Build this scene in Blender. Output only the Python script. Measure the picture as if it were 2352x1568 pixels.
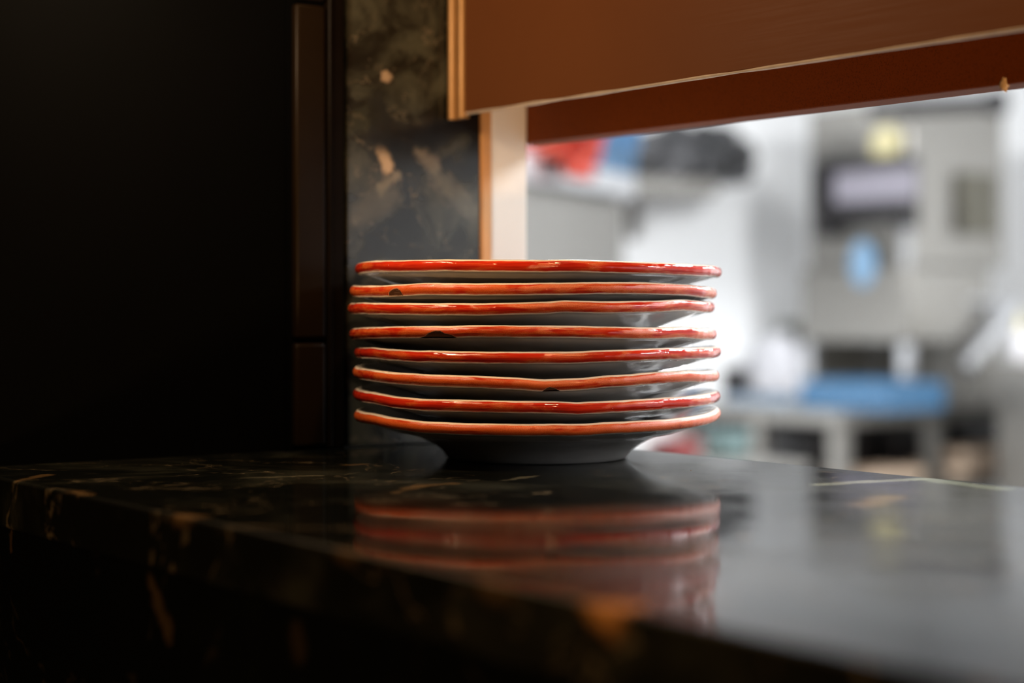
import bpy, bmesh, math, random
from mathutils import Vector, noise as mnoise

sc = bpy.context.scene
for o in list(bpy.data.objects):
    bpy.data.objects.remove(o)
random.seed(7)

# ------------------------------------------------------------------ camera, view, light
F = 4200.0                      # focal length in pixels of a 2352 px wide frame
HZ = 705.0                      # horizon row
ZC = 1.15                       # height of the counter top above the floor
CAMH = 0.111                    # camera above the counter top
CZ = ZC + CAMH
UC, US = 0.5846, 0.8113         # the counter runs along world x, the kitchen lies towards +y


def W(X, Y, z):                 # camera-aligned ground coordinates -> world
    return Vector((UC * X - US * Y, US * X + UC * Y, z))


def ray(px):
    d = (px - 1176.0) / F
    return d, UC * d - US, US * d + UC


def at(px, py, Y):
    return W((px - 1176.0) / F * Y, Y, CZ + (HZ - py) / F * Y)


def on_x(px, py, x):
    d, rx, ry = ray(px)
    return at(px, py, x / rx)


def on_y(px, py, y):
    d, rx, ry = ray(px)
    return at(px, py, y / ry)


def on_z(px, py, z):
    return at(px, py, (CZ - z) * F / (py - HZ))


cam_d = bpy.data.cameras.new('camera')
cam = bpy.data.objects.new('camera', cam_d)
sc.collection.objects.link(cam)
cam.location = (0, 0, CZ)
cam.rotation_euler = (math.radians(90), 0, math.atan2(US, UC))
cam_d.sensor_width = 36
cam_d.lens = F / 2352 * 36
cam_d.shift_y = -(784 - HZ) / 2352
cam_d.clip_start = 0.02
cam_d.dof.use_dof = True
cam_d.dof.focus_distance = 1.235
cam_d.dof.aperture_fstop = 2.9
sc.camera = cam

sc.view_settings.view_transform = 'Standard'
sc.view_settings.look = 'None'
sc.view_settings.exposure = 0.0
sc.view_settings.gamma = 1.0
sc.view_settings.use_curve_mapping = False

wd = bpy.data.worlds.new('world')
sc.world = wd
wd.use_nodes = True
wd.node_tree.nodes['Background'].inputs[0].default_value = (1.0, 0.95, 0.9, 1)
wd.node_tree.nodes['Background'].inputs[1].default_value = 0.006


def area(name, loc, sx, sy, power, col, rot=(0, 0, 0)):
    l = bpy.data.lights.new(name, 'AREA')
    l.shape = 'RECTANGLE'
    l.size, l.size_y, l.energy, l.color = sx, sy, power, col
    o = bpy.data.objects.new(name, l)
    o.location, o.rotation_euler = loc, rot
    sc.collection.objects.link(o)
    return o


def lamp(name, loc, power, col, r=0.04):
    l = bpy.data.lights.new(name, 'POINT')
    l.energy, l.color, l.shadow_soft_size = power, col, r
    o = bpy.data.objects.new(name, l)
    o.location = loc
    sc.collection.objects.link(o)
    return o


COOL = (0.975, 0.985, 1.0)
WARM = (1.0, 0.56, 0.24)
# fluorescent panels on the kitchen ceiling
area('kitchen_tube_light', (-4.6, 3.3, 2.72), 1.3, 0.5, 165, COOL)
area('kitchen_tube_light', (-2.3, 4.9, 2.72), 1.3, 0.5, 165, COOL)
area('kitchen_tube_light', (-1.0, 2.8, 2.72), 1.3, 0.5, 118, COOL)
# work light over the kitchen side of the pass
area('pass_work_light', (0.25, 2.0, ZC + 0.80), 0.5, 0.2, 17, (1.0, 0.97, 0.93), (math.radians(70), 0, math.radians(128)))
# warm lamps of the dining room; the low one is an added fill
lamp('pendant_light', W(0.22, 0.52, ZC + 1.20), 35, WARM, 0.035)
lamp('wall_lamp_light', (-1.12, 0.50, ZC + 0.37), 4.1, (1.0, 0.68, 0.40), 0.02)
lamp('pendant_light', W(-0.75, -0.10, ZC + 1.15), 8, WARM, 0.03)
lamp('pendant_light', W(0.45, -2.3, ZC + 1.7), 45, WARM, 0.07)
lamp('low_fill_light', W(0.45, -2.3, ZC - 0.60), 250, WARM, 0.10)  # unseen low lamp added to warm the beam and jamb from below


# ------------------------------------------------------------------ material helpers
class NT:
    def __init__(s, name):
        s.m = bpy.data.materials.new(name)
        s.m.use_nodes = True
        s.t = s.m.node_tree
        s.b = s.t.nodes['Principled BSDF']

    def n(s, kind, **kw):
        nd = s.t.nodes.new(kind)
        for k, v in kw.items():
            setattr(nd, k, v)
        return nd

    def put(s, sock, v):
        if isinstance(v, bpy.types.NodeSocket):
            s.t.links.new(v, sock)
        elif v is not None:
            if hasattr(sock, 'default_value') and hasattr(sock.default_value, '__len__') and len(sock.default_value) == 4 and len(v) == 3:
                v = (*v, 1)
            sock.default_value = v

    def coord(s, which='Object'):
        return s.n('ShaderNodeTexCoord').outputs[which]

    def pos(s):
        return s.n('ShaderNodeNewGeometry').outputs['Position']

    def uv(s):
        return s.n('ShaderNodeUVMap').outputs[0]

    def mapping(s, vec, scale=(1, 1, 1), loc=(0, 0, 0), rot=(0, 0, 0)):
        nd = s.n('ShaderNodeMapping')
        s.put(nd.inputs['Vector'], vec)
        nd.inputs['Scale'].default_value = scale
        nd.inputs['Location'].default_value = loc
        nd.inputs['Rotation'].default_value = rot
        return nd.outputs[0]

    def noise(s, vec, scale, detail=4, rough=0.55, dist=0.0):
        nd = s.n('ShaderNodeTexNoise')
        s.put(nd.inputs['Vector'], vec)
        nd.inputs['Scale'].default_value = scale
        nd.inputs['Detail'].default_value = detail
        nd.inputs['Roughness'].default_value = rough
        nd.inputs['Distortion'].default_value = dist
        return nd.outputs['Fac']

    def math(s, op, a, b=None, c=None, clamp=False):
        nd = s.n('ShaderNodeMath', operation=op)
        nd.use_clamp = clamp
        s.put(nd.inputs[0], a)
        if b is not None:
            s.put(nd.inputs[1], b)
        if c is not None:
            s.put(nd.inputs[2], c)
        return nd.outputs[0]

    def smooth(s, v, lo, hi, to0=0.0, to1=1.0):
        nd = s.n('ShaderNodeMapRange', interpolation_type='SMOOTHSTEP')
        s.put(nd.inputs['Value'], v)
        nd.inputs['From Min'].default_value = lo
        nd.inputs['From Max'].default_value = hi
        nd.inputs['To Min'].default_value = to0
        nd.inputs['To Max'].default_value = to1
        return nd.outputs[0]

    def mix(s, f, a, b):
        nd = s.n('ShaderNodeMix', data_type='RGBA')
        s.put(nd.inputs[0], f)
        s.put(nd.inputs[6], a)
        s.put(nd.inputs[7], b)
        return nd.outputs[2]

    def bump(s, h, strength, dist=0.001, normal=None):
        nd = s.n('ShaderNodeBump')
        s.put(nd.inputs['Height'], h)
        nd.inputs['Strength'].default_value = strength
        nd.inputs['Distance'].default_value = dist
        if normal is not None:
            s.put(nd.inputs['Normal'], normal)
        return nd.outputs[0]

    def vmath(s, op, a, b=None):
        nd = s.n('ShaderNodeVectorMath', operation=op)
        s.put(nd.inputs[0], a)
        if b is not None:
            s.put(nd.inputs[1], b)
        return nd

    def capsule(s, p, a, b):    # distance of p to the segment a-b
        a, b = Vector(a), Vector(b)
        ab = b - a
        pa = s.vmath('SUBTRACT', p, tuple(a)).outputs[0]
        d = s.vmath('DOT_PRODUCT', pa, tuple(ab / max(ab.length_squared, 1e-9))).outputs['Value']
        h = s.math('MULTIPLY', d, 1.0, clamp=True)
        sc_ = s.n('ShaderNodeVectorMath', operation='SCALE')
        sc_.inputs[0].default_value = ab
        s.put(sc_.inputs['Scale'], h)
        df = s.vmath('SUBTRACT', pa, sc_.outputs[0]).outputs[0]
        return s.vmath('LENGTH', df).outputs['Value']

    def out(s, color=None, rough=None, metal=None, normal=None, ior=None, coat=None, coat_rough=None, spec=None, emit=None, emit_s=None):
        I = s.b.inputs
        for k, v in (('Base Color', color), ('Roughness', rough), ('Metallic', metal), ('Normal', normal), ('IOR', ior),
                     ('Coat Weight', coat), ('Coat Roughness', coat_rough), ('Specular IOR Level', spec),
                     ('Emission Color', emit), ('Emission Strength', emit_s)):
            if v is not None:
                s.put(I[k], v)
        return s.m


def plain(name, col, rough=0.5, metal=0.0, var=0.08, scale=8, bump=0.0, spec=None):
    t = NT(name)
    c = t.coord()
    n = t.noise(c, scale, 3)
    lo = tuple(max(0, x * (1 - var)) for x in col)
    hi = tuple(min(1, x * (1 + var)) for x in col)
    nm = t.bump(t.noise(c, scale * 6, 3), bump, 0.002) if bump else None
    return t.out(t.mix(n, lo, hi), rough, metal, nm, spec=spec)


def steel(name, col=(0.29, 0.28, 0.26), rough=0.32):
    t = NT(name)
    c = t.coord()
    br = t.noise(t.mapping(c, (2, 2, 160)), 3, 3)
    sm = t.noise(c, 2.2, 3)
    base = t.mix(sm, tuple(x * 0.9 for x in col), tuple(x * 1.06 for x in col))
    return t.out(base, t.smooth(br, 0.2, 0.8, rough - 0.06, rough + 0.1), 1.0, t.bump(br, 0.06, 0.0006))


def marble(name, dark, mid, light, veins, mscale=7.0, midamt=(0.48, 0.72), rough=0.12, front_edge=None, ior=1.16):
    """dark green-black stone with cloudy patches, thin pale veins and the few bold veins seen on it"""
    t = NT(name)
    p = t.pos()
    cloud = t.noise(p, mscale, 6, 0.6, 0.8)
    fine = t.noise(p, mscale * 7, 5, 0.65, 0.4)
    col = t.mix(t.smooth(cloud, *midamt), dark, mid)
    col = t.mix(t.math('MULTIPLY', t.smooth(fine, 0.55, 0.8), 0.35), col, mid)
    w = t.noise(p, mscale * 0.55, 5, 0.6, 1.4)
    ridge = t.math('ABSOLUTE', t.math('SUBTRACT', w, 0.5))
    v = t.math('MULTIPLY', t.smooth(ridge, 0.0, 0.012, 1, 0), t.smooth(fine, 0.42, 0.62))
    col = t.mix(t.math('MULTIPLY', v, 0.55), col, light)
    jit = t.math('MULTIPLY', t.math('SUBTRACT', t.noise(p, 130, 4, 0.6), 0.5), 0.010)
    jit2 = t.math('MULTIPLY', t.math('SUBTRACT', t.noise(p, 28, 3, 0.6), 0.5), 0.02)
    for a, b, r, c, s_ in veins:
        d = t.capsule(p, a, b)
        d = t.math('ADD', t.math('ADD', d, jit), jit2)
        m = t.math('MULTIPLY', t.smooth(d, r * 0.3, r * 1.5, 1, 0), s_)
        col = t.mix(m, col, c)
    if front_edge is not None:
        sp = t.n('ShaderNodeSeparateXYZ')
        t.put(sp.inputs[0], p)
        rough_edge = t.smooth(sp.outputs[1], front_edge, front_edge + 0.005, 0.50, 0.0)
    else:
        rough_edge = None
    scr = t.noise(t.mapping(p, (18, 180, 40), rot=(0, 0, 0.35)), 5, 4)
    rg = t.smooth(t.math('ADD', t.math('MULTIPLY', t.noise(p, 16, 4), 0.5), t.math('MULTIPLY', cloud, 0.5)), 0.38, 0.62, rough - 0.025, rough + 0.045)
    if rough_edge is not None:
        rg = t.math('ADD', rg, rough_edge)
    return t.out(col, rg, 0.0, t.bump(scr, 0.10, 0.000004), ior=ior)


# ------------------------------------------------------------------ object helpers
def link(name, mesh, material=None, parent=None, smooth=True):
    o = bpy.data.objects.new(name, mesh)
    sc.collection.objects.link(o)
    if material is not None:
        for m in (material if isinstance(material, (list, tuple)) else [material]):
            mesh.materials.append(m)
    if smooth:
        for p in mesh.polygons:
            p.use_smooth = True
    if parent is not None:
        o.parent = parent
        o.matrix_parent_inverse = parent.matrix_world.inverted() if parent.type != 'EMPTY' else parent.matrix_basis.inverted()
    return o


def tag(o, label=None, cat=None, group=None, kind=None):
    for k, v in (('label', label), ('category', cat), ('group', group), ('kind', kind)):
        if v:
            o[k] = v
    return o


def empty(name, loc, label, cat, group=None):
    o = bpy.data.objects.new(name, None)
    o.empty_display_size = 0.05
    o.location = loc
    sc.collection.objects.link(o)
    return tag(o, label, cat, group)


class MB:
    def __init__(s):
        s.bm = bmesh.new()

    def box(s, x0, x1, y0, y1, z0, z1, bevel=0.0, seg=2, M=None):
        vs = [s.bm.verts.new((x, y, z)) for x in (x0, x1) for y in (y0, y1) for z in (z0, z1)]
        f = [(0, 1, 3, 2), (4, 6, 7, 5), (0, 4, 5, 1), (2, 3, 7, 6), (0, 2, 6, 4), (1, 5, 7, 3)]
        fs = [s.bm.faces.new([vs[i] for i in q]) for q in f]
        if bevel:
            es = set(e for fc in fs for e in fc.edges)
            r = bmesh.ops.bevel(s.bm, geom=list(es), offset=bevel, segments=seg, affect='EDGES', profile=0.5)
            vs = list({v for fc in r['faces'] for v in fc.verts} | {v for v in vs if v.is_valid})
        if M is not None:
            bmesh.ops.transform(s.bm, matrix=M, verts=[v for v in vs if v.is_valid])
        return s

    def tube(s, pts, r, n=12, cap=True):
        pts = [Vector(p) for p in pts]
        rings = []
        for i, p in enumerate(pts):
            d = (pts[min(i + 1, len(pts) - 1)] - pts[max(i - 1, 0)]).normalized()
            up = Vector((0, 0, 1)) if abs(d.z) < 0.9 else Vector((1, 0, 0))
            a = d.cross(up).normalized()
            b = d.cross(a)
            rr = r[i] if isinstance(r, (list, tuple)) else r
            rings.append([s.bm.verts.new(p + a * rr * math.cos(2 * math.pi * k / n) + b * rr * math.sin(2 * math.pi * k / n)) for k in range(n)])
        for A, B in zip(rings, rings[1:]):
            for k in range(n):
                s.bm.faces.new((A[k], A[(k + 1) % n], B[(k + 1) % n], B[k]))
        if cap:
            s.bm.faces.new(rings[0][::-1])
            s.bm.faces.new(rings[-1])
        return s

    def lathe(s, prof, c=(0, 0, 0), n=40):
        rings = []
        for r, z in prof:
            if r < 1e-6:
                rings.append([s.bm.verts.new((c[0], c[1], c[2] + z))])
            else:
                rings.append([s.bm.verts.new((c[0] + r * math.cos(2 * math.pi * k / n), c[1] + r * math.sin(2 * math.pi * k / n), c[2] + z)) for k in range(n)])
        for A, B in zip(rings, rings[1:]):
            for k in range(n):
                k2 = (k + 1) % n
                if len(A) == 1 and len(B) == 1:
                    continue
                if len(A) == 1:
                    s.bm.faces.new((A[0], B[k2], B[k]))
                elif len(B) == 1:
                    s.bm.faces.new((A[k], A[k2], B[0]))
                else:
                    s.bm.faces.new((A[k], A[k2], B[k2], B[k]))
        return s

    def lump(s, c, size, amp=0.15, freq=2.0, seed=0, sub=4, flat=None):
        r = bmesh.ops.create_icosphere(s.bm, subdivisions=sub, radius=1.0)
        off = Vector((seed * 3.1, seed * 1.7, seed * 2.3))
        for v in r['verts']:
            d = v.co.normalized()
            k = 1 + amp * mnoise.fractal(d * freq + off, 0.9, 2.0, 4)
            v.co = Vector((d.x * size[0], d.y * size[1], d.z * size[2])) * k + Vector(c)
            if flat is not None and v.co.z < flat:
                v.co.z = flat
        return s

    def build(s, name, material, parent=None, smooth=True):
        bmesh.ops.recalc_face_normals(s.bm, faces=s.bm.faces)
        me = bpy.data.meshes.new(name)
        s.bm.to_mesh(me)
        s.bm.free()
        o = link(name, me, material, parent, smooth)
        if smooth:
            me.set_sharp_from_angle(angle=math.radians(40))
            for p in me.polygons:          # flat faces stay flat, only their bevels are rounded
                if max(abs(c) for c in p.normal) > 0.9999 or (len(p.vertices) == 4 and p.area > 0.02):
                    p.use_smooth = False
        return o


def box(name, x0, x1, y0, y1, z0, z1, material, parent=None, bevel=0.0, seg=2):
    return MB().box(x0, x1, y0, y1, z0, z1, bevel, seg).build(name, material, parent, smooth=bevel > 0)


def struct(o):
    o['kind'] = 'structure'
    return o


# ------------------------------------------------------------------ materials
M_PLASTER = plain('white_plaster', (0.80, 0.82, 0.84), 0.55, var=0.03, scale=3)
M_KWALL = plain('white_wall_panel', (0.88, 0.89, 0.895), 0.35, var=0.02, scale=2)
M_FLOOR = plain('grey_floor', (0.16, 0.15, 0.14), 0.45, var=0.25, scale=5)
M_LACQ = plain('black_lacquer', (0.0014, 0.0015, 0.0016), 0.7, var=0.3, scale=3, spec=0.0)
M_TILE = plain('brown_glazed_tile', (0.006, 0.0036, 0.0017), 0.35, var=0.25, scale=30, spec=0.06)
M_BRONZE = plain('dark_bronze', (0.003, 0.002, 0.0013), 0.4, 0.0, var=0.3, scale=60, bump=0.1, spec=0.03)
M_STEEL = steel('brushed_steel')
M_STEEL_D = steel('dull_steel', (0.27, 0.26, 0.24), 0.42)
M_STEEL_L = steel('bright_steel', (0.62, 0.63, 0.65), 0.3)
M_BLACK = plain('black_plastic', (0.008, 0.007, 0.008), 0.4, var=0.2)
M_BLUE = plain('blue_plastic', (0.032, 0.10, 0.19), 0.4, var=0.1)
M_BLUE_L = plain('pale_blue_plastic', (0.145, 0.25, 0.37), 0.5, var=0.06)
M_BLUE_D = plain('dark_blue_plastic', (0.02, 0.10, 0.22), 0.4, var=0.2)
M_YEL = plain('pale_yellow_plastic', (0.50, 0.45, 0.25), 0.5, var=0.08)
M_WHITE_PL = plain('white_plastic', (0.58, 0.57, 0.59), 0.4, var=0.05)
M_LABEL = plain('pale_lilac_label', (0.18, 0.17, 0.20), 0.6, var=0.15, scale=30)
M_OLIVE = plain('dark_olive_panel', (0.075, 0.07, 0.05), 0.45, var=0.3)
M_TEAL = plain('teal_plastic', (0.11, 0.17, 0.17), 0.4, var=0.1)
M_RED = plain('red_plastic', (0.20, 0.03, 0.03), 0.4, var=0.1)
M_CARD = plain('tan_cardboard', (0.50, 0.38, 0.28), 0.8, var=0.12, scale=12)
M_GREYP = plain('grey_green_plastic', (0.16, 0.17, 0.14), 0.5, var=0.1)


def bag_mat(name, a, b, rough):
    t = NT(name)
    c = t.coord()
    n = t.noise(c, 14, 5, 0.6, 1.0)
    return t.out(t.mix(t.smooth(n, 0.35, 0.65), a, b), rough, 0, t.bump(t.noise(c, 30, 4, 0.6, 1.5), 0.7, 0.02))


M_BAG_R = bag_mat('orange_red_plastic_film', (0.42, 0.022, 0.013), (0.72, 0.085, 0.035), 0.35)
M_BAG_K = bag_mat('black_plastic_film', (0.014, 0.015, 0.016), (0.03, 0.03, 0.033), 0.32)

DARK, MID, LIGHT = (0.0032, 0.0038, 0.0032), (0.024, 0.025, 0.018), (0.16, 0.13, 0.08)
zt = ZC
GOLD = (0.14, 0.085, 0.035)
PALE = (0.16, 0.15, 0.10)


def cv(x0, y0, x1, y1, r, c, s_):
    return (on_z(x0, y0, zt), on_z(x1, y1, zt), r, c, s_)


CV = [cv(905, 1131, 965, 1115, .004, GOLD, .5), cv(965, 1115, 1040, 1110, .004, GOLD, .5),
      cv(1160, 1103, 1228, 1092, .004, PALE, .5), cv(795, 1068, 835, 1066, .005, GOLD, .5),
      cv(540, 1098, 730, 1092, .003, PALE, .35), cv(40, 1104, 110, 1090, .003, GOLD, .5),
      cv(1880, 1113, 2115, 1099, .006, (.30, .33, .24), .7), cv(2115, 1099, 2300, 1122, .008, (.20, .24, .17), .6),
      cv(1990, 1160, 2040, 1140, .010, (.22, .15, .07), .6), cv(1340, 1392, 1440, 1392, .010, (.42, .20, .06), .85),  # last entry: lamp highlight on the front edge, painted as a gold patch
      cv(1150, 1345, 1100, 1335, .008, GOLD, .35), cv(900, 1280, 800, 1262, .006, GOLD, .3),
      cv(170, 1128, 200, 1136, .004, GOLD, .6), cv(420, 1182, 450, 1187, .006, GOLD, .6),
      cv(1500, 1250, 1800, 1330, .02, (.03, .03, .02), .6)]
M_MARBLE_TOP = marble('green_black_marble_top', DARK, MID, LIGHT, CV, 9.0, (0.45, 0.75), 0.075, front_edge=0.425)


def fv(x0, y0, x1, y1, r, c, s_):
    return (on_y(x0, y0, 0.428), on_y(x1, y1, 0.428), r, c, s_)


FV = [fv(345, 1330, 385, 1445, .0045, (.05, .032, .014), .8), fv(200, 1150, 188, 1215, .003, (.05, .032, .014), .7),
      fv(685, 1462, 688, 1490, .006, (.03, .02, .01), .6), fv(27, 1120, 25, 1260, .002, (.08, .05, .02), .5),
      fv(1110, 1370, 1180, 1440, .006, (.025, .016, .007), .5)]
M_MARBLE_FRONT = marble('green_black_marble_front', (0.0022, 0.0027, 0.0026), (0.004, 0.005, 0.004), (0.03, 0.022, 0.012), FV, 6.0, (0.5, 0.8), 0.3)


def sv(x0, y0, x1, y1, r, c, s_):
    return (on_x(x0, y0, -1.25), on_x(x1, y1, -1.25), r, c, s_)


SV = [sv(876, 345, 893, 385, .0045, (.36, .27, .18), .9), sv(886, 174, 887, 176, .003, (.30, .22, .15), .8),
      sv(915, 400, 880, 430, .004, (.18, .16, .12), .6), sv(960, 350, 1000, 380, .007, (.14, .12, .09), .6),
      sv(1000, 400, 1080, 480, .008, (.11, .11, .09), .5), sv(1020, 330, 1060, 320, .008, (.08, .08, .06), .5),
      sv(800, 285, 860, 270, .010, (.03, .033, .022), .5), sv(900, 450, 820, 500, .010, (.08, .08, .065), .5),
      sv(1010, 300, 1090, 255, .016, (.0025, .003, .0025), .9), sv(1000, 300, 880, 320, .012, (.0025, .003, .0025), .8),
      sv(880, 320, 870, 220, .008, (.006, .007, .006), .7)]
M_MARBLE_SLAB = marble('green_black_marble_slab', (0.006, 0.0065, 0.005), (0.040, 0.042, 0.031), (0.13, 0.11, 0.08), SV, 17.0, (0.42, 0.66), 0.22, ior=1.5)


def copper():
    t = NT('satin_copper_sheet')
    c = t.pos()
    n = t.noise(c, 6, 4)
    f = t.noise(t.mapping(c, (3, 3, 120)), 4, 3)
    return t.out(t.mix(n, (0.076, 0.027, 0.0095), (0.094, 0.035, 0.0125)), t.smooth(f, 0.2, 0.8, 0.46, 0.56), 0.0, t.bump(f, 0.03, 0.0004), spec=0.06)


def beam_mat():
    t = NT('red_brown_stained_wood')
    c = t.pos()
    g = t.noise(t.mapping(c, (60, 60, 420)), 6, 5, 0.65)
    sp = t.noise(c, 900, 3, 0.6)
    base = t.mix(t.noise(c, 9, 4), (0.15, 0.033, 0.0045), (0.20, 0.047, 0.007))
    base = t.mix(t.math('MULTIPLY', t.smooth(sp, 0.5, 0.7), 0.55), base, (0.06, 0.014, 0.004))
    return t.out(base, 0.55, 0, t.bump(t.math('ADD', g, sp), 0.25, 0.0004), spec=0.12)


M_COPPER = copper()
M_BEAM = beam_mat()
M_BRASS = plain('aged_brass', (0.26, 0.145, 0.055), 0.4, 0.4, var=0.15, scale=40)
M_OAK = plain('honey_wood', (0.50, 0.25, 0.085), 0.5, var=0.2, scale=25)
M_CREAM = plain('cream_paint', (0.70, 0.67, 0.63), 0.45, var=0.03, scale=10)
M_PRIMER = plain('bare_pale_wood', (0.70, 0.48, 0.26), 0.7, var=0.15, scale=90)
M_LIT_EDGE = plain('light_painted_edge', (0.52, 0.46, 0.40), 0.35, 0.5, var=0.3, scale=70)  # pale tone holds the kitchen light caught by the panel's lower lip


def glaze_white():
    t = NT('white_glaze')
    c = t.coord()
    n = t.noise(c, 22, 4)
    sp = t.noise(c, 260, 2)
    col = t.mix(n, (0.50, 0.48, 0.46), (0.56, 0.54, 0.52))
    col = t.mix(t.math('MULTIPLY', t.smooth(sp, 0.74, 0.8), 0.5), col, (0.30, 0.20, 0.12))
    return t.out(col, 0.12, 0, t.bump(t.noise(c, 45, 3), 0.12, 0.002), ior=1.5)


M_WHITE_GLAZE = glaze_white()


def glaze_red(i):
    """brushed red rim: u runs along the rim in metres, v across it in metres"""
    t = NT('red_rim_glaze')
    uv = t.mapping(t.uv(), (1, 1, 1), (i * 3.7, i * 0.9, 0))
    raw = t.uv()
    sx = t.n('ShaderNodeSeparateXYZ')
    t.put(sx.inputs[0], raw)
    v = sx.outputs[1]
    streak = t.noise(t.mapping(uv, (26, 420, 1)), 1, 5, 0.6, 0.35)       # long brush streaks
    patch = t.noise(t.mapping(uv, (34, 120, 1)), 1, 4, 0.55, 0.8)        # rough dry glaze, coloured orange as if catching warm light
    fine = t.noise(t.mapping(uv, (1500, 2400, 1)), 1, 3, 0.6)
    knots = t.noise(t.mapping(uv, (120, 210, 1)), 1, 3, 0.5, 1.6)
    k = (-0.12, 0.05, -0.06, 0.03, -0.02, -0.02, -0.06, 0.06)[i]         # some rims are drier than others
    dry = t.smooth(t.math('ADD', t.math('MULTIPLY', patch, 0.65), t.math('MULTIPLY', streak, 0.35)), 0.44 + k, 0.60 + k)
    red = t.mix(t.smooth(streak, 0.3, 0.7), (0.36, 0.014, 0.006), (0.58, 0.032, 0.010))
    thin = t.mix(t.smooth(fine, 0.3, 0.7), (0.46, 0.050, 0.010), (0.70, 0.155, 0.032))  # warm reflections on the rough glaze painted in as orange speckle
    col = t.mix(dry, red, thin)
    crack = t.math('ABSOLUTE', t.math('SUBTRACT', knots, 0.5))
    kn = t.math('MULTIPLY', t.smooth(crack, 0.0, 0.05, 1, 0), t.smooth(t.noise(t.mapping(uv, (14, 60, 1)), 1, 2), 0.58, 0.66))
    col = t.mix(t.math('MULTIPLY', kn, 0.8), col, (0.30, 0.010, 0.005))
    # ragged edges of the paint, top and bottom
    e = t.math('MULTIPLY', t.math('SUBTRACT', t.noise(t.mapping(uv, (30, 0, 1)), 1, 4, 0.6), 0.5), 0.0022)
    top = t.smooth(t.math('ADD', v, e), 0.0033, 0.0040)
    e2 = t.math('MULTIPLY', t.math('SUBTRACT', t.noise(t.mapping(uv, (42, 0, 1), (5, 5, 0)), 1, 4, 0.6), 0.5), 0.0022)
    bot = t.smooth(t.math('ADD', v, e2), -0.0042, -0.0035, 1, 0)
    nick = t.smooth(t.noise(t.mapping(uv, (260, 400, 1)), 1, 1), 0.80, 0.82)
    white = t.math('MAXIMUM', t.math('MAXIMUM', top, bot), nick)
    col = t.mix(white, col, (0.76, 0.68, 0.59))
    at_ = t.n('ShaderNodeAttribute', attribute_name='chip')
    chip = at_.outputs['Fac']
    body = t.mix(t.noise(t.mapping(uv, (300, 500, 1)), 1, 4), (0.075, 0.028, 0.010), (0.125, 0.050, 0.018))
    ring = t.math('MULTIPLY', t.smooth(chip, 0.05, 0.3), t.smooth(chip, 0.3, 0.6, 1, 0))
    col = t.mix(t.math('MULTIPLY', ring, 0.6), col, (0.70, 0.42, 0.26))
    cm = t.smooth(chip, 0.40, 0.55)
    col = t.mix(cm, col, body)
    rough = t.math('ADD', t.math('MULTIPLY', dry, 0.22), 0.07)
    rough = t.math('MAXIMUM', rough, t.math('MULTIPLY', cm, 0.9))
    hgt = t.math('ADD', t.math('MULTIPLY', t.math('MULTIPLY', fine, dry), 1.7), t.math('ADD', t.math('MULTIPLY', streak, 0.22), t.math('MULTIPLY', t.math('MULTIPLY', knots, kn), 0.9)))
    return t.out(col, rough, 0, t.bump(hgt, 0.22, 0.0007), ior=1.52)


# ------------------------------------------------------------------ the setting
XE = -1.25                       # plane of the end wall the counter runs into
YF, YB = 0.425, 0.916            # front and kitchen edge of the counter

struct(box('floor', -6.6, 3.0, -1.6, 7.2, -0.1, 0, M_FLOOR))
struct(box('ceiling', -6.6, 3.0, 0.95, 7.2, 2.8, 2.9, M_PLASTER))
KX, KY = -5.75, 6.5              # kitchen wall planes
struct(box('wall_kitchen_left', KX - 0.15, KX, 0.916, KY + 0.15, 0, 2.8, M_KWALL))
struct(box('wall_kitchen_back', KX, 2.2, KY, KY + 0.15, 0, 2.8, M_KWALL))
struct(box('wall_kitchen_right', 2.0, 2.15, 0.95, KY, 0, 2.8, M_KWALL))
# partition between dining room and kitchen: beside and above the opening
struct(MB().box(-5.9, XE - 0.02, 0.74, 0.915, 0, 2.8).build('wall_partition', M_PLASTER, smooth=False))
struct(box('wall_over_opening', XE - 0.02, 2.15, 0.86, 0.915, ZC + 0.60, 2.8, M_PLASTER))
struct(box('wall_beside_opening', 1.45, 2.15, 0.60, 0.915, 0, ZC + 0.60, M_LACQ))
# dark end wall, its pilaster and slab (all stand on the counter top's plane)
struct(box('wall_end', XE - 0.25, XE - 0.002, -0.7, 0.7385, 0, 2.6, M_LACQ))

# ---- tile column
tc = empty('tile_column', (XE, 0.70, ZC), 'slim column of tall dark brown glazed tiles at the end of the counter', 'tiles')
ya, yb = 0.689, 0.716


def joint(py):
    return on_x(697, py, XE).z


zs = [ZC + 0.001, joint(783), joint(8), joint(8) + 0.30]
for k in range(3):
    MB().box(XE - 0.001, XE + 0.009, ya, yb, zs[k] + 0.0015, zs[k + 1] - 0.0015, 0.003, 3).build('tile', M_TILE, tc)
MB().box(XE - 0.0015, XE + 0.003, ya - 0.004, yb + 0.0005, ZC + 0.001, zs[3]).build('grout', M_LACQ, tc, smooth=False)

# ---- bronze corner trim between tiles and slab
tr = empty('corner_trim', (XE, 0.726, ZC), 'dark bronze vertical trim between the brown tiles and the marble slab', 'trim')
MB().box(XE - 0.0015, XE + 0.006, 0.7175, 0.7335, ZC + 0.001, ZC + 0.65, 0.001).build('trim_body', M_BRONZE, tr)
MB().tube([(XE + 0.0065, 0.7205, ZC + 0.002), (XE + 0.0065, 0.7205, ZC + 0.65)], 0.0022, 10).build('bead', M_BRONZE, tr)

# ---- marble slab on the reveal
sl = box('marble_slab', XE - 0.022, XE, 0.740, 0.868, ZC + 0.0005, ZC + 0.62, M_MARBLE_SLAB, bevel=0.001)
tag(sl, 'upright dark green marble slab with pale veins behind the plates', 'stone slab')

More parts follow.
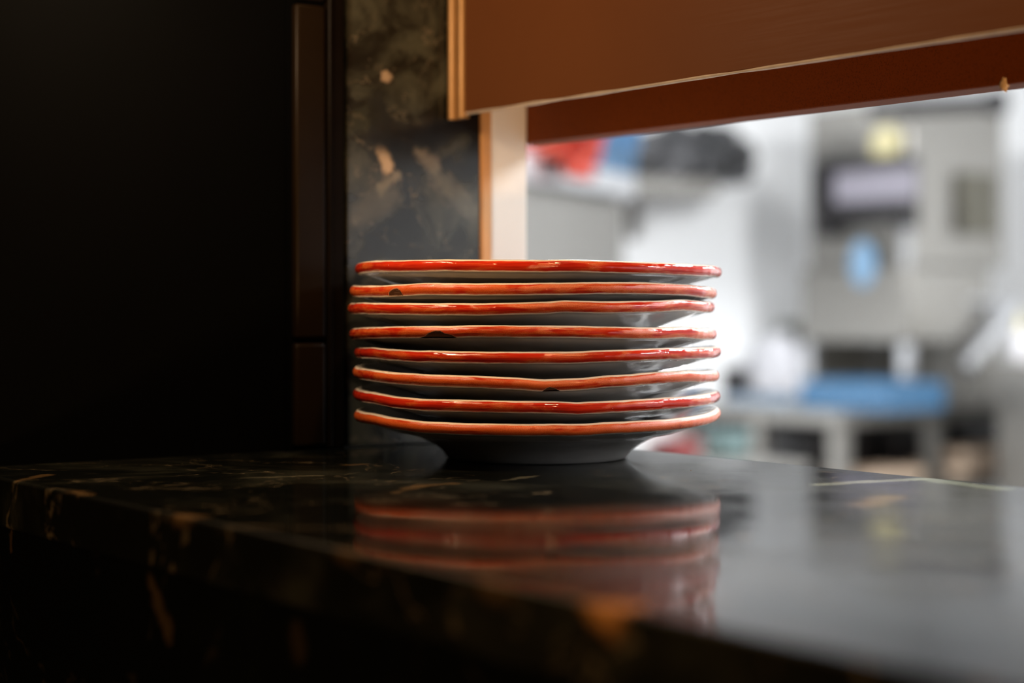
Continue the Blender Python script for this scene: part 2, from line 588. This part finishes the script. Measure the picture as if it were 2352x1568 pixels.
# ---- wooden strip and cream jamb
struct(box('trim_1', XE - 0.022, XE + 0.002, 0.8685, 0.8785, ZC + 0.0005, ZC + 0.60, M_OAK, bevel=0.001))
struct(box('trim_2', XE - 0.022, XE + 0.0005, 0.879, 0.916, ZC + 0.0005, ZC + 0.60, M_CREAM, bevel=0.0015))

# ---- counter
ct = empty('marble_counter', (0, 0.67, 0), 'dark green marble pass counter running from the end wall under the plates', 'counter')
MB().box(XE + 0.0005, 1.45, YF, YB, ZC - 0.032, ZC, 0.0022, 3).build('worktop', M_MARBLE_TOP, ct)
MB().box(XE + 0.0005, 1.45, YF + 0.003, YF + 0.04, 0.0, ZC - 0.0322).build('front_panel', M_MARBLE_FRONT, ct, smooth=False)
MB().box(XE + 0.0005, 1.45, YB - 0.06, YB - 0.02, 0.0, ZC - 0.0322).build('back_panel', M_PLASTER, ct, smooth=False)

# ---- copper panel hanging over the pass
YP = 0.837
zP = ZC + 0.2675
pn = empty('overhead_panel', (0, YP, zP), 'satin copper brown sheet panel hanging across the top of the pass', 'panel')
x0 = XE + 0.0015
M_SH = MB().box(x0 + 0.012, 1.44, YP, YP + 0.004, zP + 0.0012, ZC + 0.62, 0.0008)
M_SH.build('sheet', M_COPPER, pn)
edge = MB()
pts, rr = [], []
n = 260
for i in range(n + 1):
    x = x0 + 0.012 + (1.43 - x0 - 0.012) * i / n
    pts.append((x, YP + 0.0012, zP + 0.0008 + 0.0004 * mnoise.noise(Vector((x * 9, 0, 0)))))
    rr.append(0.0014 * (1 + 0.45 * mnoise.noise(Vector((x * 26, 3, 0)))))
edge.tube(pts, rr, 8)
tag(edge.build('bottom_edge', M_LIT_EDGE, pn), 'lower edge painted pale as if lit from the kitchen')
st = MB()
for a, r_ in ((0.0045, 0.0040), (0.0185, 0.0034)):
    st.tube([(x0 + a, YP - 0.0005, zP - 0.003), (x0 + a, YP - 0.0005, ZC + 0.62)], r_, 12)
st.box(x0, x0 + 0.022, YP, YP + 0.004, zP - 0.003, ZC + 0.62)
tag(st.build('edge_strip', M_BRASS, pn), 'brass double-ribbed strip at the left end')

# ---- beam on the kitchen side
zB = ZC + 0.2495
bm_ = empty('overhead_beam', (0, 0.93, zB), 'red-brown stained wooden beam behind the copper panel over the opening', 'beam')
MB().box(XE - 0.015, 1.44, 0.9162, 0.942, zB, ZC + 0.60, 0.0012, 2).build('board', M_BEAM, bm_)
pc = on_y(2305, 200, 0.9162)
MB().lump((pc.x, 0.9167, zB + 0.0003), (0.0028, 0.0018, 0.0042), 0.5, 2.5, 3, 3).build('splinter', M_PRIMER, bm_)


# ------------------------------------------------------------------ the stack of plates
R = 0.135
A_R = 0.0043                     # half thickness of the rolled rim
RC = R - A_R
# from the bottom plate up: middle column in the photo, height of the rim over the counter (mm) around its near side
PLATES = [
    (1233.5, [(-85, 31.5), (-63, 31.9), (-47, 30.1), (-36, 28.9), (-20, 28.8), (-7, 28.8), (3, 28.8), (11, 28.7), (22, 29.6), (38, 29.9), (50, 30.5), (62, 31.3), (80, 33.5)]),
    (1232.0, [(-85, 47.4), (-62, 46.9), (-46, 44.9), (-35, 44.1), (-20, 44.5), (-7, 44.2), (3, 44.0), (11, 43.1), (22, 43.8), (38, 44.7), (51, 45.0), (62, 45.3), (80, 45.9)]),
    (1230.5, [(-85, 63.6), (-62, 62.8), (-46, 61.5), (-35, 61.0), (-20, 60.7), (-6, 59.8), (2, 58.6), (11, 59.2), (22, 61.1), (38, 62.5), (51, 62.9), (63, 61.8), (81, 60.9)]),
    (1235.0, [(-85, 77.8), (-64, 78.6), (-52, 77.8), (-36, 77.2), (-21, 77.0), (-7, 77.1), (1, 77.1), (8, 77.1), (22, 78.1), (38, 78.8), (50, 78.8), (62, 78.4), (80, 78.4)]),
    (1223.8, [(-85, 91.2), (-59, 92.9), (-41, 93.8), (-27, 94.1), (-16, 94.8), (-5, 94.7), (2, 94.6), (9, 94.4), (23, 93.7), (40, 93.1), (52, 93.1), (65, 91.9), (81, 91.1)]),
    (1220.0, [(-85, 109.8), (-65, 110.2), (-53, 109.7), (-40, 109.6), (-27, 109.5), (-16, 109.3), (-5, 109.9), (3, 110.4), (10, 111.3), (24, 110.7), (40, 111.4), (53, 112.4), (67, 111.3), (81, 110.9)]),
    (1224.2, [(-85, 122.9), (-67, 122.1), (-54, 121.9), (-45, 122.4), (-34, 123.3), (-19, 122.9), (-5, 122.9), (2, 123.1), (9, 123.2), (23, 123.9), (40, 123.6), (52, 123.0), (65, 121.7), (81, 121.0)]),
    (1236.0, [(-85, 139.0), (-63, 139.7), (-43, 139.2), (-29, 139.2), (-15, 138.7), (1, 138.3), (10, 138.6), (21, 137.9), (37, 137.3), (55, 136.7), (69, 136.8), (80, 136.5)]),
]
BASES = [0, 15, 30.5, 47, 61, 78, 93, 108, 123]
LABELS = ['bottom plate of the stack, its white foot standing on the marble counter',
          'second plate from the bottom, small glaze knot right of its rim middle',
          'third plate from the bottom, red rim sagging in the middle with a tiny brown chip',
          'fourth plate from the bottom, unchipped red rim just below the widest brown chip',
          'fifth plate from the bottom, widest brown chip in its red rim',
          'third plate from the top, its white underside showing in a wide gap',
          'second plate from the top, red rim with a small brown chip near its left end',
          'topmost plate of the stack, red rim highest of all']
CHIPS = {6: [(892, 674), (897, 667), (905, 663), (912, 662), (918, 667), (922, 674), (926, 679)],
         4: [(958, 779), (975, 773), (985, 765), (1000, 759.5), (1010, 760), (1020, 766), (1040, 771), (1056, 780)],
         2: [(1243, 900), (1256, 892), (1264, 889.5), (1276, 893), (1289, 900)]}
CHIP_BOTTOM = {6: 679.0, 4: 790.0, 2: 902.0}


def interp_curve(pts, x):
    if x <= pts[0][0]:
        return pts[0][1]
    if x >= pts[-1][0]:
        return pts[-1][1]
    for i in range(len(pts) - 1):
        (xa, ya_), (xb, yb_) = pts[i], pts[i + 1]
        if xa <= x <= xb:
            t = (x - xa) / (xb - xa)
            t = t * t * (3 - 2 * t) * 0.5 + t * 0.5
            return ya_ + (yb_ - ya_) * t


def smoothstep(a, b, x):
    t = min(1, max(0, (x - a) / (b - a)))
    return t * t * (3 - 2 * t)


# direction of the camera seen from the stack = angle 0 of the rim
def rim_dz(curve, mean, deg, seed):
    d = (deg + 180) % 360 - 180
    a, b = curve[0], curve[-1]
    if d < a[0] or d > b[0]:
        span = 360 - (b[0] - a[0])
        t = ((d - b[0]) % 360) / span
        z = b[1] + (a[1] - b[1]) * smoothstep(0, 1, t)
        z += 0.8 * math.sin(math.pi * t) * mnoise.noise(Vector((d * 0.03, seed, 4)))
    else:
        z = interp_curve(curve, d)
    w = 0.22 * mnoise.noise(Vector((d * 0.11, seed * 2.3, 0))) + 0.12 * mnoise.noise(Vector((d * 0.3, seed * 1.3, 2)))
    return z - mean + w


TH_T, TH_B = 72, -72             # part of the rolled rim that belongs to the painted band


def make_plate(i):
    cx, curve = PLATES[i]
    near = [z for d, z in curve]
    mean = sum(near) / len(near)
    base = BASES[i]
    H = (mean - base) / 1000.0
    T = (BASES[i + 1] - base) / 1000.0 - 0.0002
    D = R * math.sqrt(1 + (F / 421.0) ** 2)
    c = W((cx - 1176) / F * D, D, ZC + base / 1000.0)
    fwd = W(0, -1, 0)            # towards the camera
    right = W(1, 0, 0)
    root = empty('dinner_plate', c, LABELS[i], 'plate', 'stacked plates with red rims')

    def rim_pt(th, rad=A_R):
        return (RC + rad * math.cos(th), H + rad * 0.98 * math.sin(th))

    def arc(t0, t1, n_):
        return [rim_pt(math.radians(t0 + (t1 - t0) * k / n_)) for k in range(n_ + 1)]

    under = [(0, .004), (.045, .004), (.0575, .0038), (.0590, .0012), (.0605, 0.0), (.0650, 0.0), (.0668, .0008), (.0680, .0030),
             (.0715, .0070), (.0770, .0108), (.0830, .0138), (.0880, .0157), (.0960, .0182), (.1060, H - .0108), (.1160, H - .0078), (.1235, H - .0056)]
    under += arc(-112, TH_B, 6)
    upper = arc(TH_T, 112, 6) + [(.1245, H + .0030), (.1160, H + .0010), (.1060, H - .0022), (.0960, H - .0056), (.0900, H - .0085),
                                 (.0840, T + (H - .0085 - T) * .45), (.0790, T + (H - .0085 - T) * .12), (.0720, T), (.05, T), (0, T)]
    near_set = [k * 0.75 for k in range(-140, 141)]
    far_set = [105 + k * 2.5 for k in range(1, 60)]
    degs = near_set + far_set
    degs = [d for d in degs if d < 255]

    def place(r, z, deg, dz):
        a = math.radians(deg)
        w = smoothstep(.070, .128, r)
        rr = r + (0.0004 * mnoise.noise(Vector((deg * 0.05, i * 5.1, 8))) * w)
        return fwd * (rr * math.cos(a)) + right * (rr * math.sin(a)) + Vector((0, 0, z + dz * w / 1000.0))

    # white body
    verts, faces = [], []
    dzs = [rim_dz(curve, mean, d, i) for d in degs]
    nd = len(degs)

    def sheet(prof):
        rows = []
        for r, z in prof:
            if r == 0:
                verts.append(Vector((0, 0, z)))
                rows.append([len(verts) - 1])
            else:
                row = []
                for d, dz in zip(degs, dzs):
                    verts.append(place(r, z, d, dz))
                    row.append(len(verts) - 1)
                rows.append(row)
        for A, B in zip(rows, rows[1:]):
            for k in range(nd):
                k2 = (k + 1) % nd
                if len(A) == 1:
                    faces.append((A[0], B[k], B[k2]))
                elif len(B) == 1:
                    faces.append((A[k2], A[k], B[0]))
                else:
                    faces.append((A[k], B[k], B[k2], A[k2]))
    sheet(under)
    sheet(upper)
    me = bpy.data.meshes.new('body')
    me.from_pydata(verts, [], faces)
    body = link('body', me, M_WHITE_GLAZE)
    body.parent = root

    # painted rim
    nd2 = [k * 0.18 for k in range(-500, 501)]
    degs2 = nd2 + [90 + k * 1.5 for k in range(1, 120)]
    NTH = 26
    verts, faces, uvs, chips = [], [], [], []
    poly = CHIPS.get(i)
    for d in degs2:
        dz = rim_dz(curve, mean, d, i)
        fat = 1 + 0.10 * mnoise.noise(Vector((d * 0.06, i * 3.3, 5))) + 0.05 * mnoise.noise(Vector((d * 0.35, i * 3.3, 9)))
        for k in range(NTH + 1):
            th = math.radians(TH_B + (TH_T - TH_B) * k / NTH)
            edge_w = min(1, k / 5, (NTH - k) / 5)
            r, z = rim_pt(th, A_R * (1 + (fat - 1) * edge_w))
            p = place(r, z, d, dz)
            m = 0.0
            if poly and -80 < d < 80:
                w = c + p
                X, Y = UC * w.x + US * w.y, -US * w.x + UC * w.y
                px, py = 1176 + F * X / Y, HZ - F * (w.z - CZ) / Y
                if poly[0][0] - 4 < px < poly[-1][0] + 4:
                    jag = 1.3 * mnoise.fractal(Vector((px * 0.12, i, 0)), 0.8, 2, 4)
                    up = 1e9
                    for (xa, ya_), (xb, yb_) in zip(poly, poly[1:]):
                        if xa <= px <= xb:
                            up = ya_ + (yb_ - ya_) * (px - xa) / (xb - xa)
                    sd = min(py - up - jag, CHIP_BOTTOM[i] + 0.8 * jag - py)
                    m = min(1, max(0, 0.5 + sd / 5.0))
            if m > 0.3:
                q = smoothstep(0.35, 0.8, m)
                p = place(r - 0.0011 * q * max(0.3, math.cos(th)), z + 0.0006 * q * (1 if th < 0 else -1), d, dz)
            verts.append(p)
            uvs.append((math.radians(d) * R, th * A_R))
            chips.append(m)
    N2 = len(degs2)
    for a in range(N2):
        b = (a + 1) % N2
        for k in range(NTH):
            faces.append((a * (NTH + 1) + k, b * (NTH + 1) + k, b * (NTH + 1) + k + 1, a * (NTH + 1) + k + 1))
    me = bpy.data.meshes.new('rim')
    me.from_pydata(verts, [], faces)
    ul = me.uv_layers.new(name='rim_uv')
    flat = []
    for lp in me.loops:
        flat.extend(uvs[lp.vertex_index])
    ul.data.foreach_set('uv', flat)
    at_ = me.attributes.new('chip', 'FLOAT', 'POINT')
    at_.data.foreach_set('value', chips)
    rim = link('rim', me, glaze_red(i))
    rim.parent = root
    rim['label'] = 'brushed red glazed rim'
    return root


for i in range(8):
    make_plate(i)

# ------------------------------------------------------------------ crumbs on the counter
cr = MB()
for (px, py, s_) in [(1587, 1080, .0010), (1340, 1086, .0005), (1684, 1102, .0004), (1746, 1101, .0004), (1836, 1085, .0004), (300, 1108, .0005), (596, 1094, .0004)]:
    p = on_z(px, py, ZC)
    s_ *= 0.6
    cr.lump((p.x, p.y, ZC + s_ * 0.12), (s_, s_, s_ * 0.22), 0.4, 2, px, 1)
tag(cr.build('crumbs', plain('golden_crumb', (0.30, 0.17, 0.06), 0.7)), 'tiny golden crumbs scattered on the marble counter top', 'crumbs', kind='stuff')


# ------------------------------------------------------------------ the kitchen behind
# --- steel prep table
TZ = 0.876
tx1, ty0 = -4.76, 4.92
tx0, ty1 = -5.70, 6.35
tb = empty('prep_table', ((tx0 + tx1) / 2, (ty0 + ty1) / 2, 0), 'stainless steel table with square legs under the dishwasher', 'table')
MB().box(tx0, tx1, ty0, ty1, TZ - 0.055, TZ, 0.006).build('tabletop', M_STEEL, tb)
for lx, ly in ((tx1 - 0.05, ty0 + 0.05), (tx1 - 0.05, ty0 + 0.56), (tx1 - 0.05, ty1 - 0.05), (tx0 + 0.47, ty0 + 0.05), (tx0 + 0.05, ty0 + 0.05), (tx0 + 0.05, ty1 - 0.05)):
    MB().box(lx - 0.03, lx + 0.03, ly - 0.03, ly + 0.03, 0.0, TZ - 0.0552, 0.004).build('leg', M_STEEL_D, tb)
MB().box(tx0 + 0.02, tx1 - 0.01, ty0 + 0.02, ty1 - 0.02, 0.55, 0.58, 0.004).build('undershelf', M_STEEL_D, tb)

# --- hood dishwasher standing on the table
hx0, hx1, hy0, hy1 = -5.42, -4.84, 5.37, 5.86
dw = empty('hood_dishwasher', ((hx0 + hx1) / 2, (hy0 + hy1) / 2, TZ), 'tall stainless hood dishwasher with black panel and blue oval sticker', 'dishwasher')
zh0, zh1 = 1.118, 1.42
MB().box(hx0, hx1, hy0, hy1, zh0, zh1, 0.012, 3).build('hood', M_STEEL, dw)
MB().box(hx0 + 0.02, hx1 - 0.012, hy0 + 0.03, hy1 + 0.1, zh1 + 0.0005, 2.07, 0.008).build('column', M_STEEL, dw)
MB().box(hx0 + 0.01, hx1 - 0.02, hy1 - 0.06, hy1 + 0.08, TZ + 0.0005, zh0 - 0.001, 0.004).build('back_wall', M_STEEL_D, dw)
MB().box(hx0, hx0 + 0.012, hy0 + 0.06, hy1 - 0.061, TZ + 0.0005, zh0 - 0.001, 0.003).build('side_wall', M_STEEL_D, dw)
for qx, qy in ((hx0 + 0.03, hy0 + 0.03), (hx1 - 0.035, hy0 + 0.035)):
    MB().box(qx - 0.022, qx + 0.022, qy - 0.022, qy + 0.022, TZ + 0.0005, zh0 - 0.0005, 0.004).build('post', M_STEEL_L, dw)
yy = hy0 + 0.03
MB().box(hx1 - 0.05, hx1 - 0.004, yy - 0.008, yy - 0.0005, zh1 + 0.002, 1.86, 0.002).build('corner_strip', M_STEEL_L, dw)
a = on_y(1903, 374, yy)
b = on_y(2114, 524, yy)
cp = MB().box(a.x, b.x, yy - 0.09, yy - 0.0005, b.z + 0.03, a.z, 0.012, 3)
cp.box(a.x, a.x + 0.06, yy - 0.085, yy - 0.0005, b.z - 0.02, b.z + 0.04, 0.006)
cp.box(b.x - 0.06, b.x, yy - 0.085, yy - 0.0005, b.z, b.z + 0.04, 0.006)
cpo = tag(cp.build('control_panel', M_BLACK, dw), 'black box-shaped panel')
a2, b2 = on_y(1917, 398, yy - 0.09), on_y(2112, 455, yy - 0.09)
lb = MB().box(a2.x, b2.x - 0.012, yy - 0.093, yy - 0.0902, b2.z, a2.z, 0.0008)
tag(lb.build('label_plate', M_LABEL, cpo), 'pale lilac-grey label strip')
d = on_y(2043, 332, yy)
dial = MB().lathe([(0, 0), (.070, 0), (.074, .006), (.070, .03), (.05, .038), (0, .04)], n=32)
do = dial.build('dial', M_YEL, dw)
do.rotation_euler = (math.radians(90), 0, 0)
do.location = (d.x - dw.location.x, yy - 0.0005 - dw.location.y, d.z - dw.location.z)
do.matrix_parent_inverse.identity()
tag(do, 'pale yellow round dial')
s = on_y(1982, 605, hy0)
ov = MB().lathe([(0, 0), (.066, 0), (.068, .003), (.064, .005), (0, .006)], n=32)
so = ov.build('sticker', M_BLUE_L, dw)
so.matrix_parent_inverse.identity()
so.scale = (1, 1.35, 1)
so.rotation_euler = (math.radians(90), 0, 0)
so.location = (s.x - dw.location.x, hy0 + 0.0002 - dw.location.y, s.z - 0.0 - dw.location.z)
tag(so, 'pale blue oval sticker')
a, b = on_y(2005, 252, hy0 - 0.08), on_y(2285, 236, hy0 - 0.08)
lbr = MB().tube([a, b], 0.030, 12)
lbr.tube([b + Vector((-0.02, 0, 0)), b + Vector((0.03, 0, 0))], 0.045, 12)
for q in (a + (b - a) * 0.06, a + (b - a) * 0.28):
    lbr.tube([q, Vector((q.x, yy + 0.001, q.z))], 0.012, 8)
tag(lbr.build('lift_bar', M_BLACK, dw), 'dark bar across the top')
a, b = on_x(2195, 395, hx1 - 0.012), on_x(2278, 540, hx1 - 0.012)
MB().box(hx1 - 0.0118, hx1 + 0.02, a.y, b.y, b.z, a.z, 0.006).build('service_panel', M_OLIVE, dw)
a, b = on_x(2215, 845, hx1 + 0.06), on_x(2330, 700, hx1 + 0.06)
hd = MB().tube([a, a + (b - a) * 0.5, b], 0.03, 12)
hd.tube([b, Vector((hx1 - 0.03, b.y - 0.25, b.z + 0.02))], 0.016, 8)
tag(hd.build('lift_handle', M_STEEL_L, dw), 'light grey slanting lift handle')

# --- blue dish rack under the hood
rk = empty('dish_rack', (-5.1, 5.2, TZ), 'blue plastic dish rack on the steel table under the hood', 'rack')
a, b = on_y(1880, 890, 5.12), on_y(2100, 842, 5.12)
rx0, rx1 = a.x, b.x - 0.03
fr = MB()
rz0, rz1 = TZ + 0.001, TZ + 0.105
fr.box(rx0, rx1, 5.02, 5.035, rz0, rz1, 0.004)
fr.box(rx0, rx1, 5.31, 5.325, rz0, rz1, 0.004)
fr.box(rx0, rx0 + 0.015, 5.036, 5.309, rz0, rz1, 0.004)
fr.box(rx1 - 0.015, rx1, 5.036, 5.309, rz0, rz1, 0.004)
fr.build('frame', M_BLUE, rk)
gr = MB()
for k in range(1, 8):
    x = rx0 + (rx1 - rx0) * k / 8
    gr.box(x - 0.004, x + 0.004, 5.036, 5.309, rz0, rz0 + 0.05)
gr.build('pegs', M_BLUE, rk, smooth=False)
# --- pale blue tray left of it
a, b = on_y(1690, 905, 5.02), on_y(1835, 872, 5.02)
tl = MB()
tl.box(a.x, b.x, 4.95, 5.2, TZ + 0.001, TZ + 0.012, 0.003)
for bx in ((a.x, b.x, 4.95, 4.96), (a.x, b.x, 5.19, 5.2), (a.x, a.x + 0.01, 4.961, 5.189), (b.x - 0.01, b.x, 4.961, 5.189)):
    tl.box(bx[0], bx[1], bx[2], bx[3], TZ + 0.0125, TZ + 0.035, 0.002)
tag(tl.build('shallow_tray', plain('grey_blue_plastic', (0.14, 0.185, 0.24), 0.4)), 'pale blue shallow tray at the left end of the steel table', 'tray')
# --- white bag and black pot
c = on_y(1790, 815, 5.42)
wb = MB().lump((c.x, 5.42, TZ + 0.12), (0.15, 0.11, 0.16), 0.28, 1.6, 5, 4, flat=TZ + 0.002)
tag(wb.build('plastic_bag', bag_mat('white_plastic_film', (.50, .50, .53), (.57, .57, .60), .4)), 'white plastic bag slumped on the steel table left of the dishwasher', 'bag')
c = on_y(1672, 830, 5.30)
kp = MB().lathe([(0, 0), (.062, 0), (.07, .006), (.072, .12), (.078, .125), (.07, .13), (.068, .125), (.064, .012), (0, .010)], (c.x, 5.30, TZ + 0.0005))
kp.tube([(c.x + .07, 5.30, TZ + .1), (c.x + .10, 5.29, TZ + .105), (c.x + .12, 5.28, TZ + .105)], .009, 8)
tag(kp.build('cooking_pot', M_BLACK), 'black pot on the steel table just right of the plate stack', 'pot')
# --- wall socket box
c = on_x(1803, 770, KX)
tag(box('socket_box', KX + 0.0005, KX + 0.05, c.y - 0.05, c.y + 0.05, c.z - 0.06, c.z + 0.06, M_GREYP, bevel=0.008), 'grey-green socket box on the white kitchen wall above the bag', 'socket')


# --- bins and boxes on the table's undershelf
def tub(name, x0, x1, y0, y1, z0, z1, material, label, cat, group=None, rim=True):
    b_ = MB()
    b_.box(x0, x1, y0, y1, z0, z1, 0.012, 3)
    zc = z1 - 0.02
    for v in b_.bm.verts:
        k = 0.90 + 0.10 * (v.co.z - z0) / (z1 - z0)
        v.co.x = (x0 + x1) / 2 + (v.co.x - (x0 + x1) / 2) * k
        v.co.y = (y0 + y1) / 2 + (v.co.y - (y0 + y1) / 2) * k
    top = [f for f in b_.bm.faces if f.normal.z > 0.9 or (abs(f.calc_center_median().z - z1) < 1e-5)]
    r_ = bmesh.ops.inset_region(b_.bm, faces=top, thickness=0.012)
    for f in top:
        for v in f.verts:
            v.co.z = z0 + 0.03
    if rim:
        b_.box(x0 - 0.006, x1 + 0.006, y0 - 0.006, y0 + 0.008, zc, z1, 0.003)
        b_.box(x0 - 0.006, x0 + 0.008, y0 + 0.009, y1 - 0.009, zc, z1, 0.003)
        b_.box(x1 - 0.008, x1 + 0.006, y0 + 0.009, y1 - 0.009, zc, z1, 0.003)
        b_.box(x0 - 0.006, x1 + 0.006, y1 - 0.008, y1 + 0.006, zc, z1, 0.003)
    return tag(b_.build(name, material), label, cat, group)


US_Z = 0.581
G = 'dark bins under the steel table'
tub('storage_bin', -5.34, -5.06, 5.08, 5.42, US_Z, 0.79, M_BLACK, 'black bin under the table right behind its corner leg', 'bin', G)
tub('storage_bin', -5.66, -5.38, 5.06, 5.42, US_Z, 0.79, M_BLACK, 'black bin under the left end of the steel table', 'bin', G)
tub('storage_bin', -5.36, -5.06, 5.50, 5.86, US_Z, 0.80, M_BLACK, 'black bin behind the tan trays, right of the second table leg', 'bin', G)
tub('storage_bin', -5.40, -5.06, 5.92, 6.27, US_Z, 0.80, M_BLACK, 'black bin deepest under the right end of the table', 'bin', G)
tub('cardboard_tray', -5.03, -4.80, 5.10, 5.44, US_Z, US_Z + 0.054, M_CARD, 'tan cardboard tray between the two front legs of the table', 'tray', 'cardboard trays', rim=False)
for k, lab in enumerate(('tan cardboard tray on the undershelf, underneath the other', 'tan cardboard tray lying on top of the other under the table')):
    z0 = US_Z + k * 0.056
    tub('cardboard_tray', -5.03 + k * 0.02, -4.80, 5.56 + k * 0.06, 6.16, z0, z0 + 0.054, M_CARD, lab, 'tray', 'cardboard trays', rim=False)

# --- steel cupboard at the right edge
c = on_y(2292, 830, 5.62)
cb = empty('steel_cupboard', (c.x + 0.25, 5.85, 0), 'dull steel cupboard cut off by the right edge of the photo', 'cupboard')
MB().box(c.x, c.x + 0.55, 5.62, 6.12, 0, c.z, 0.006).build('carcass', M_STEEL_D, cb)
MB().box(c.x + 0.012, c.x + 0.538, 5.602, 5.6195, 0.08, c.z - 0.015, 0.004).build('door', M_STEEL_D, cb)
p = on_y(2348, 760, 5.72)
bt = empty('squeeze_bottle', (p.x, 5.72, c.z), 'white squeeze bottle with yellow cap on the steel cupboard', 'bottle')
MB().lathe([(0, 0), (.034, 0), (.038, .005), (.038, .09), (.03, .11), (.018, .118), (0, .119)], (p.x, 5.72, c.z + .0005), 24).build('bottle_body', M_WHITE_PL, bt)
MB().lathe([(0, 0), (.022, 0), (.022, .02), (.012, .035), (.006, .07), (0, .071)], (p.x, 5.72, c.z + .12), 24).build('cap', M_YEL, bt)

# --- tall steel cabinet on the left, turned a little
C = at(1441, 458, 5.5)
dd = Vector((UC * -.396 + US * .918, US * -.396 - UC * .918, 0)).normalized()    # along its face, towards the left
nn = Vector((-dd.y, dd.x, 0))
if (Vector((0, 0, 0)) - C).dot(nn) < 0:
    nn = -nn
ang = math.atan2(dd.y, dd.x)
from mathutils import Matrix
flip = 1 if Vector((-math.sin(ang), math.cos(ang), 0)).dot(nn) > 0 else -1
MC = Matrix.Translation((C.x, C.y, 0)) @ Matrix.Rotation(ang, 4, 'Z')
zc0, zc1 = C.z, C.z + 0.072


def cbox(b_, u0, u1, v0, v1, z0, z1, bev):
    vv = sorted((v0 * flip, v1 * flip))
    b_.box(u0, u1, vv[0], vv[1], z0, z1, bev, 2, MC)
    return b_


tcab = empty('tall_cabinet', MC @ Vector((0.45, -0.3 * flip, 0)), 'tall stainless cabinet behind the cream jamb with bags on top', 'cabinet')
cbox(MB(), 0.02, 0.95, -0.62, -0.02, 0.0, zc0 - 0.0005, 0.006).build('carcass', M_STEEL, tcab)
cbox(MB(), 0.03, 0.94, -0.0195, 0.0, 0.12, zc0 - 0.02, 0.006).build('door', M_STEEL, tcab)
tag(cbox(MB(), 0.0, 0.96, -0.63, 0.03, zc0, zc1, 0.008).build('header', M_STEEL_L, tcab), 'bright steel header')

# things on its top
p = MC @ Vector((0.61, 0.03 * flip, zc1 + 0.04))
rb = MB().lump(p, (0.11, 0.11, 0.12), 0.38, 1.9, 11, 5)
MI = MC.inverted()
for v in rb.bm.verts:
    q = MI @ v.co
    lim = zc1 + 0.002 if q.y * flip < 0.062 else zc1 - 0.05
    if v.co.z < lim:
        v.co.z = lim
tag(rb.build('plastic_sack', M_BAG_R), 'crumpled orange-red plastic sack on top of the tall cabinet', 'sack')
bx = empty('storage_crate', MC @ Vector((0.24, -0.2 * flip, zc1)), 'dark blue plastic crate on the cabinet between red and black sacks', 'crate')
cbox(MB(), -0.05, 0.28, -0.30, 0.01, zc1 + 0.001, zc1 + 0.075, 0.006).build('crate_base', M_BLUE, bx)
cbox(MB(), -0.06, 0.29, -0.31, 0.02, zc1 + 0.0755, zc1 + 0.30, 0.006).build('crate_lid', M_BLUE_D, bx)

# --- wall shelf with the black sack
xs = KX + 0.42
a, b = on_x(1441, 445, xs), on_x(1648, 445, xs)
zt_ = on_x(1600, 412, xs).z
zb_ = on_x(1600, 447, xs).z
ws = empty('wall_shelf', (KX, (a.y + b.y) / 2, zb_), 'dull steel wall shelf under the black sack', 'shelf')
MB().box(KX + 0.0005, xs, a.y - 0.55, b.y, zb_, zt_, 0.004).build('board', M_STEEL_D, ws)
for by in (a.y + 0.15, b.y - 0.1):
    MB().box(KX + 0.0005, KX + 0.05, by - 0.012, by + 0.012, zb_ - 0.16, zb_ - 0.0005, 0.003).build('bracket', M_STEEL_D, ws)
p0 = on_x(1575, 345, xs - 0.2)
ks = MB().lump((xs - 0.20, p0.y, zt_ + 0.09), (0.18, 0.30, 0.17), 0.30, 1.7, 23, 5, flat=zt_ + 0.002)
tag(ks.build('bin_sack', M_BAG_K), 'glossy black plastic sack lying on the wall shelf', 'sack')

# --- teal and red tubs on a steel stand close behind the plates
st_ = empty('steel_stand', W(0.5, 4.9, 0), 'low steel stand with coloured tubs behind the plates', 'stand')
sz = 0.80
q0 = on_z(1560, 1062, sz)
MB().box(q0.x - 0.45, q0.x + 0.20, q0.y - 0.02, q0.y + 0.34, sz - 0.03, sz, 0.004).build('top', M_STEEL_D, st_)
for lx in (q0.x - 0.42, q0.x + 0.17):
    for ly in (q0.y + 0.01, q0.y + 0.31):
        MB().box(lx - 0.015, lx + 0.015, ly - 0.015, ly + 0.015, 0, sz - 0.0305, 0.003).build('leg', M_STEEL_D, st_)
p = on_z(1632, 1050, sz)
tub('food_tub', p.x - 0.05, p.x + 0.05, p.y, p.y + 0.12, sz + 0.001, sz + 0.075, M_TEAL, 'small teal tub on the steel stand', 'tub', 'coloured tubs')
p = on_z(1515, 1062, sz)
tub('food_tub', p.x - 0.06, p.x + 0.05, p.y, p.y + 0.12, sz + 0.001, sz + 0.065, M_RED, 'small red tub on the steel stand next to the plate foot', 'tub', 'coloured tubs')
